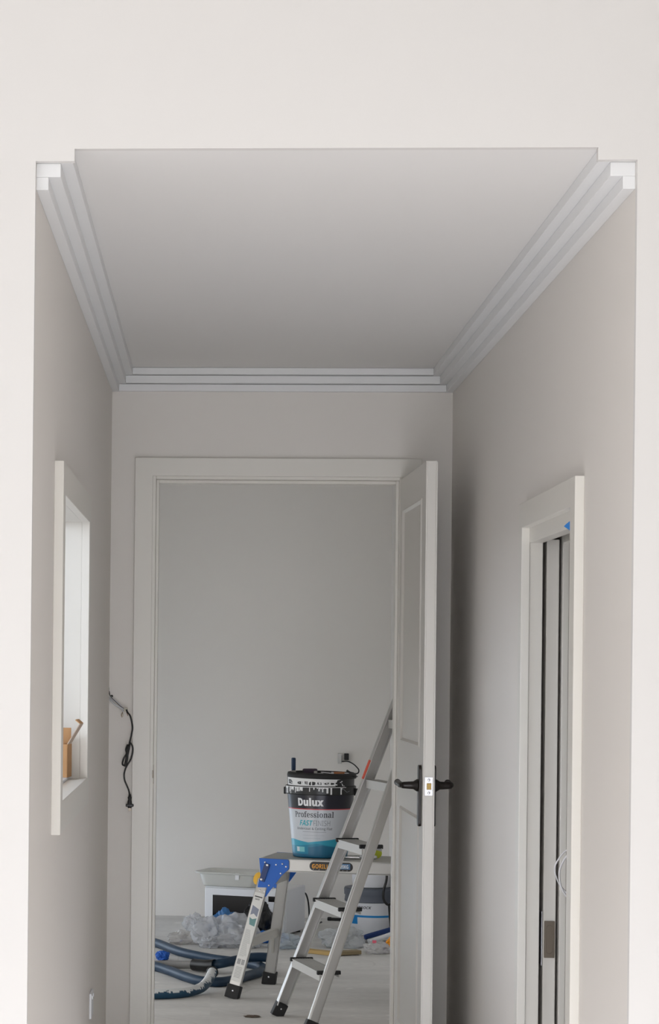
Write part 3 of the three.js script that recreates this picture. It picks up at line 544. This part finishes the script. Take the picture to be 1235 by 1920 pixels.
// ------------------------------------------------------------------ microwave with tray
{
  const ang = Math.atan2(0.105, 0.285);                   // turned a little to the left
  const c = 0.445, dpt = 0.31, hgt = 0.245;
  const t = thing('microwave_oven', 'white microwave oven standing on the floor against the far wall', 'microwave', V3(0.387, 0, 12.49), -ang);
  // own axes: origin at the front right bottom corner, x to the left is negative, z towards the camera
  part(t, 'housing', [lbox(c, hgt - 0.012, dpt, -c / 2, (hgt + 0.012) / 2, -dpt / 2, 0.006)], M.whiteGloss);
  const dr = part(t, 'door', lbox(c * 0.73, hgt - 0.026, 0.016, -c * 0.63, hgt / 2 + 0.006, 0.006, 0.005), M.whiteGloss);
  part(dr, 'window', lbox(c * 0.56, hgt - 0.1, 0.002, -c * 0.615, hgt / 2 + 0.006, 0.0142), M.glassDark, 'dark glass window');
  const pn = part(t, 'control_panel', lbox(c * 0.24, hgt - 0.026, 0.012, -c * 0.13, hgt / 2 + 0.006, 0.005, 0.004), M.whiteGloss);
  part(pn, 'display', lbox(0.072, 0.028, 0.002, -c * 0.13, hgt - 0.052, 0.0115), M.glassDark);
  for (let i = 0; i < 3; i++) for (let j = 0; j < 4; j++) part(pn, 'button', lbox(0.02, 0.014, 0.002, -c * 0.13 + (i - 1) * 0.026, 0.062 + j * 0.024, 0.0115, 0.0008), M.wire);
  for (const [x, z] of [[-0.03, -0.03], [-c + 0.03, -0.03], [-0.03, -dpt + 0.03], [-c + 0.03, -dpt + 0.03]]) part(t, 'foot', cyl(0.014, 0.014, 0.013, 14).translate(x, 0.0065, z), M.rubber);

  const k = thing('plastic_tray', 'clear plastic tray resting on top of the white microwave', 'tray', V3(0.125, hgt + 0.0015, 12.68), -ang);
  const rings = []; const lay = (s, y, r) => roundRect(0.355 * s, 0.26 * s, r).map(([x, z]) => [x, y, z]);
  rings.push(lay(0.80, 0, 0.03), lay(0.84, 0.004, 0.035), lay(0.93, 0.062, 0.04), lay(1.04, 0.066, 0.045), lay(1.05, 0.074, 0.045), lay(1.03, 0.0755, 0.045), lay(0.97, 0.07, 0.042), lay(0.92, 0.064, 0.04), lay(0.83, 0.008, 0.035), lay(0.79, 0.005, 0.03));
  const clear = phys(srgb(240, 240, 236), 0.25, { transmission: 0.45, ior: 1.4, thickness: 0 });
  part(k, 'tray_shell', loft(rings, true, true), clear);
  part(k, 'paper_tag', lbox(0.021, 0.036, 0.001, 0.055, 0.05, 0.13, 0.0004).rotateX(-0.06), M.white);
  part(k, 'blue_scrap', plate([[0, 0], [0.03, 0.004], [0.022, 0.012], [0.026, 0.024], [0.012, 0.014], [-0.006, 0.012]], 0.001, 0.0003).translate(-0.1, 0.012, 0.092), std(srgb(86, 104, 148), 0.6));
}

// ------------------------------------------------------------------ crumpled plastic
function crumple(rx, ry, rz, seed, amp = 0.28, freq = 2.2, bend = 0.05) {
  const g = mergeVertices(new THREE.IcosahedronGeometry(1, 26).deleteAttribute('uv').deleteAttribute('normal'));
  const p = g.attributes.position, v = new THREE.Vector3();
  for (let i = 0; i < p.count; i++) {
    v.fromBufferAttribute(p, i);
    const w = noise.noise(v.x * 1.3 + seed, v.y * 1.3, v.z * 1.3) * 0.55;
    const r1 = 1 - Math.abs(noise.noise(v.x * freq + seed * 3 + w, v.y * freq, v.z * freq + w)) * 2.2, r2 = 1 - Math.abs(noise.noise(v.x * freq * 2.3, v.y * freq * 2.3 + seed, v.z * freq * 2.3)) * 2;
    const s = 1 + w * 0.6 + amp * (r1 - 0.45) + amp * 0.3 * (r2 - 0.4) + bend * (0.5 - Math.abs(noise.noise(v.x * 3.6 + seed, v.y * 3.6 + w, v.z * 3.6)) * 2.4);
    v.multiplyScalar(s); v.x *= rx; v.z *= rz; v.y *= ry;
    v.y += ry * 0.72; if (v.y < 0.0015) { v.y = 0.0015 + noise.noise(v.x * 60, seed, v.z * 60) * 0.001; }
    p.setXYZ(i, v.x, v.y, v.z);
  }
  g.computeVertexNormals(); return g;
}
const bagMat = (c, tr = 0.62) => phys(c, 0.24, { transmission: tr, thickness: 0, ior: 1.3 });
{
  const b1 = thing('plastic_bag', 'large crumpled clear plastic bag heaped in front of the microwave', 'plastic bag', V3(0.055, 0, 12.06), 0.1);
  part(b1, 'sheet', [crumple(0.12, 0.085, 0.1, 3.2, 0.3, 1.2).translate(0.055, 0, 0.0), crumple(0.085, 0.075, 0.08, 5.9, 0.3, 1.3).translate(-0.065, 0.012, -0.01), crumple(0.045, 0.042, 0.04, 9.4, 0.35, 1.4).rotateZ(0.5).translate(-0.125, 0.085, -0.02), crumple(0.1, 0.05, 0.07, 12.4, 0.35, 1.4).translate(0.07, 0, 0.06), crumple(0.05, 0.032, 0.05, 14.1, 0.3, 1.4).translate(-0.07, 0, 0.07)], bagMat(srgb(238, 239, 241)));
  const b2 = thing('plastic_bag', 'small flat scrap of plastic film on the floor left of the larger bag', 'plastic bag', V3(-0.14, 0, 12.14), 0.4);
  part(b2, 'sheet', crumple(0.075, 0.036, 0.06, 8.1, 0.2, 1.6), bagMat(srgb(236, 234, 232)));
  part(b2, 'blue_print', new THREE.SphereGeometry(0.007, 12, 8).scale(1, 0.7, 0.5).translate(-0.03, 0.02, 0.055), M.blue);
  const b3 = thing('plastic_bag', 'clear plastic wrapping slumped beside the floor bag and platform leg', 'plastic bag', V3(0.36, 0, 12.02), 0.4);
  part(b3, 'sheet', crumple(0.075, 0.04, 0.08, 15.7, 0.2, 1.6), bagMat(srgb(226, 233, 238)));
  const b4 = thing('rubbish_bag', 'black rubbish bag crumpled against the microwave door', 'bag', V3(0.235, 0, 12.33), 0.3);
  part(b4, 'sheet', crumple(0.075, 0.115, 0.05, 22.3, 0.18, 1.6), phys(srgb(22, 23, 27), 0.3));
  const b5 = thing('blue_wrapper', 'blue printed wrapper lying on top of the crumpled plastic bag', 'wrapper', V3(0.07, 0.0, 12.3), 0.1);
  part(b5, 'sheet', crumple(0.07, 0.088, 0.032, 31.3, 0.15), phys(srgb(60, 118, 176), 0.4));
  const b6 = thing('blue_ribbon', 'bright blue strip of tape tangled behind the platform legs', 'tape', V3(0.3, 0, 12.24));
  part(b6, 'strip', crumple(0.07, 0.032, 0.04, 40.9, 0.4, 2.4), phys(srgb(40, 132, 232), 0.45));
  const b7 = thing('blue_scrap', 'small blue packet on the floor behind the hose', 'packet', V3(-0.225, 0, 11.45), 0.2);
  part(b7, 'sheet', crumple(0.028, 0.026, 0.025, 51.9, 0.2), phys(srgb(24, 92, 186), 0.45));
}

// ------------------------------------------------------------------ compound buckets and rubbish at the far right
{
  const c = V3(0.868, 0, 12.72), R = 0.135;
  const t = thing('compound_bucket', 'white plaster compound bucket with blue stripe and grey lid', 'bucket', V3(0.838, 0, 12.72), -0.35);
  const lab = canvasTex(1024, 320, (x, w, h) => {
    x.fillStyle = '#e8eaf0'; x.fillRect(0, 0, w, h);
    x.fillStyle = '#2a2c33'; x.font = 'italic bold 38px sans-serif'; x.textAlign = 'center'; x.textBaseline = 'middle'; x.save(); x.translate(w * 0.484, 40); x.scale(0.66, 1); x.fillText('GYPROCK', 0, 0); x.restore();
    x.fillStyle = '#128ad6'; x.fillRect(w * 0.395, 124, w * 0.4, 22); x.fillRect(w * 0.395, 124, 58, 96);
  });
  const body = part(t, 'bucket_body', lathe([[0, 0.001], [0.122, 0.001], [0.125, 0.006], [0.1355, 0.172], [0.13, 0.174]]), M.whiteGloss);
  part(body, 'label', new THREE.CylinderGeometry(0.136, 0.1262, 0.155, 56, 1, true).rotateY(Math.PI).translate(0, 0.09, 0), phys(0xffffff, 0.4, { map: lab }));
  part(t, 'lid', lathe([[0.13, 0.172], [0.14, 0.172], [0.1415, 0.178], [0.138, 0.205], [0.143, 0.208], [0.144, 0.236], [0.14, 0.245], [0, 0.246]]), M.greyPlastic);
  const u = thing('white_bucket', 'plain white bucket stacked upon the grey lidded compound bucket', 'bucket', V3(0.838, 0.2475, 12.72));
  part(u, 'bucket_body', lathe([[0, 0], [0.098, 0], [0.1, 0.004], [0.108, 0.12], [0.112, 0.12], [0.113, 0.128], [0.104, 0.128], [0.096, 0.01], [0, 0.008]]), M.whiteGloss);
  part(u, 'rim', new THREE.TorusGeometry(0.112, 0.004, 8, 48).rotateX(Math.PI / 2).translate(0, 0.12, 0), M.white);
  const s = thing('bag_strap', 'black webbing strap looping down beside the stacked white buckets', 'strap', V3(0.895, 0, 12.52));
  wpart(s, 'webbing', [tube([V3(0.905, 0.36, 12.54), V3(0.9, 0.3, 12.53), V3(0.885, 0.235, 12.53), V3(0.888, 0.195, 12.53), V3(0.91, 0.172, 12.53), V3(0.934, 0.185, 12.53), V3(0.938, 0.25, 12.54), V3(0.937, 0.33, 12.54), V3(0.932, 0.365, 12.54), V3(0.918, 0.376, 12.54)], 0.0065, 90, 10, true)], M.black);
  wpart(s, 'buckle', tube([V3(0.915, 0.168, 12.53), V3(0.92, 0.1, 12.53), V3(0.93, 0.004, 12.52)], 0.006, 20, 8), M.black);
  const e = thing('plastering_float', 'dark blue handled trowel leaning on the compound bucket', 'trowel', V3(0.85, 0, 12.4));
  wpart(e, 'handle', [bar(V3(0.775, 0.028, 12.3), V3(0.95, 0.075, 12.36), 0.026, 0.02, new THREE.Vector3(0, 1, 0), 0.008)], M.blueDark);
  wpart(e, 'blade', bar(V3(0.77, 0.012, 12.32), V3(0.95, 0.05, 12.38), 0.003, 0.09, new THREE.Vector3(0, 1, 0), 0.001), M.alu);
  const q = thing('white_pipe', 'white plastic tube lying over the rubbish below the trowel', 'pipe', V3(0.85, 0, 12.15));
  wpart(q, 'tube', [bar(V3(0.79, 0.03, 12.1), V3(0.95, 0.075, 12.2), 0.022, 0.022, new THREE.Vector3(0, 1, 0), 0.01)], M.whiteGloss);
  wpart(q, 'end_cap', bar(V3(0.784, 0.0285, 12.097), V3(0.796, 0.0315, 12.104), 0.026, 0.026, new THREE.Vector3(0, 1, 0), 0.006), M.white);
  const p1 = thing('plastic_bag', 'cloudy plastic sheet bundled on the floor under the ladder', 'plastic bag', V3(0.655, 0, 12.1), 0.3);
  part(p1, 'sheet', crumple(0.1, 0.058, 0.09, 61.2, 0.18, 1.5), bagMat(srgb(230, 232, 233)));
  const p2 = thing('plastic_bag', 'clear plastic bag with a pink tag before the trowel', 'plastic bag', V3(0.81, 0, 11.86), -0.3);
  part(p2, 'sheet', crumple(0.06, 0.034, 0.05, 71.2, 0.2, 1.6), bagMat(srgb(238, 237, 236)));
  part(p2, 'pink_tag', lbox(0.02, 0.014, 0.002, -0.005, 0.05, 0.05, 0.0006).rotateX(-0.25), std(srgb(218, 92, 116), 0.6));
  const o = thing('snack_packet', 'orange and blue printed packet at the edge of the open door', 'packet', V3(0.9, 0, 11.97), -0.3);
  part(o, 'foil', crumple(0.05, 0.03, 0.06, 81.2, 0.15), phys(srgb(26, 48, 150), 0.35));
  part(o, 'orange_panel', crumple(0.032, 0.034, 0.03, 85.2, 0.15).translate(0.0, 0.018, 0.03), phys(srgb(246, 160, 26), 0.4), 'orange printed end');
  const y = thing('timber_offcut', 'thin yellowish timber offcut lying on the floor behind the ladder', 'timber', V3(0.6, 0, 11.8));
  wpart(y, 'strip', [bar(V3(0.45, 0.010, 11.86), V3(0.60, 0.010, 11.74), 0.018, 0.05, new THREE.Vector3(0, 1, 0), 0.002)], std(srgb(196, 164, 104), 0.7));
  wpart(y, 'weathered_end', [bar(V3(0.60, 0.012, 11.74), V3(0.72, 0.014, 11.80), 0.02, 0.05, new THREE.Vector3(0, 1, 0), 0.004)], std(srgb(146, 130, 100), 0.75));
  const k = thing('black_rod', 'thin black rod lying on the floor along the far wall', 'rod', V3(0.72, 0, 13.3));
  wpart(k, 'rod', bar(V3(0.645, 0.009, 13.33), V3(0.80, 0.009, 13.3), 0.016, 0.02, new THREE.Vector3(0, 1, 0), 0.005), M.black);
  wpart(k, 'end_cap', bar(V3(0.638, 0.010, 13.331), V3(0.66, 0.010, 13.327), 0.019, 0.024, new THREE.Vector3(0, 1, 0), 0.005), M.rubber);
  const f = thing('appliance_cord', 'black cord hanging behind the white microwave', 'cord', V3(0.52, 0, 12.95));
  wpart(f, 'cord', tube([V3(0.46, 0.17, 12.85), V3(0.495, 0.19, 12.9), V3(0.512, 0.16, 12.95), V3(0.523, 0.1, 13), V3(0.527, 0.03, 13), V3(0.54, 0.005, 13.05), V3(0.6, 0.005, 13.2)], 0.0045, 60, 8), M.black);
}
{ // scrap on the bare floor
  const t = thing('paint_scraping', 'small curled brown scraping lying on the concrete in front of the ladder foot', 'scrap', V3(0.17, 0, 9.66), 0.1);
  part(t, 'flake', crumple(0.028, 0.005, 0.012, 97.3, 0.4, 2.2), std(srgb(112, 100, 90), 0.9));
}
{ // unfinished socket on the far wall
  const z = 13.45;
  const t = thing('wall_socket', 'unfinished wall socket bracket with loose black cable on the far wall', 'socket', V3(0.72, 0.88, z));
  wpart(t, 'bracket', [box(0.693, 0.712, 0.858, 0.914, z - 0.012, z, 0.002), box(0.712, 0.727, 0.868, 0.874, z - 0.01, z, 0.001), box(0.712, 0.727, 0.902, 0.908, z - 0.01, z, 0.001)], M.alu);
  wpart(t, 'terminal_box', box(0.726, 0.751, 0.878, 0.915, z - 0.03, z, 0.003), M.black);
  wpart(t, 'cable', tube([V3(0.715, 0.87, z - 0.01), V3(0.745, 0.872, z - 0.04), V3(0.772, 0.86, z - 0.05), V3(0.79, 0.845, z - 0.05), V3(0.805, 0.825, z - 0.05), V3(0.80, 0.808, z - 0.05), V3(0.775, 0.806, z - 0.05)], 0.0035, 50, 8), M.dark);
  wpart(t, 'cable_end', tube([V3(0.778, 0.806, z - 0.05), V3(0.755, 0.812, z - 0.05), V3(0.738, 0.823, z - 0.05)], 0.006, 24, 8), M.dark);
}

scene.add(camera);
renderer.render(scene, camera);
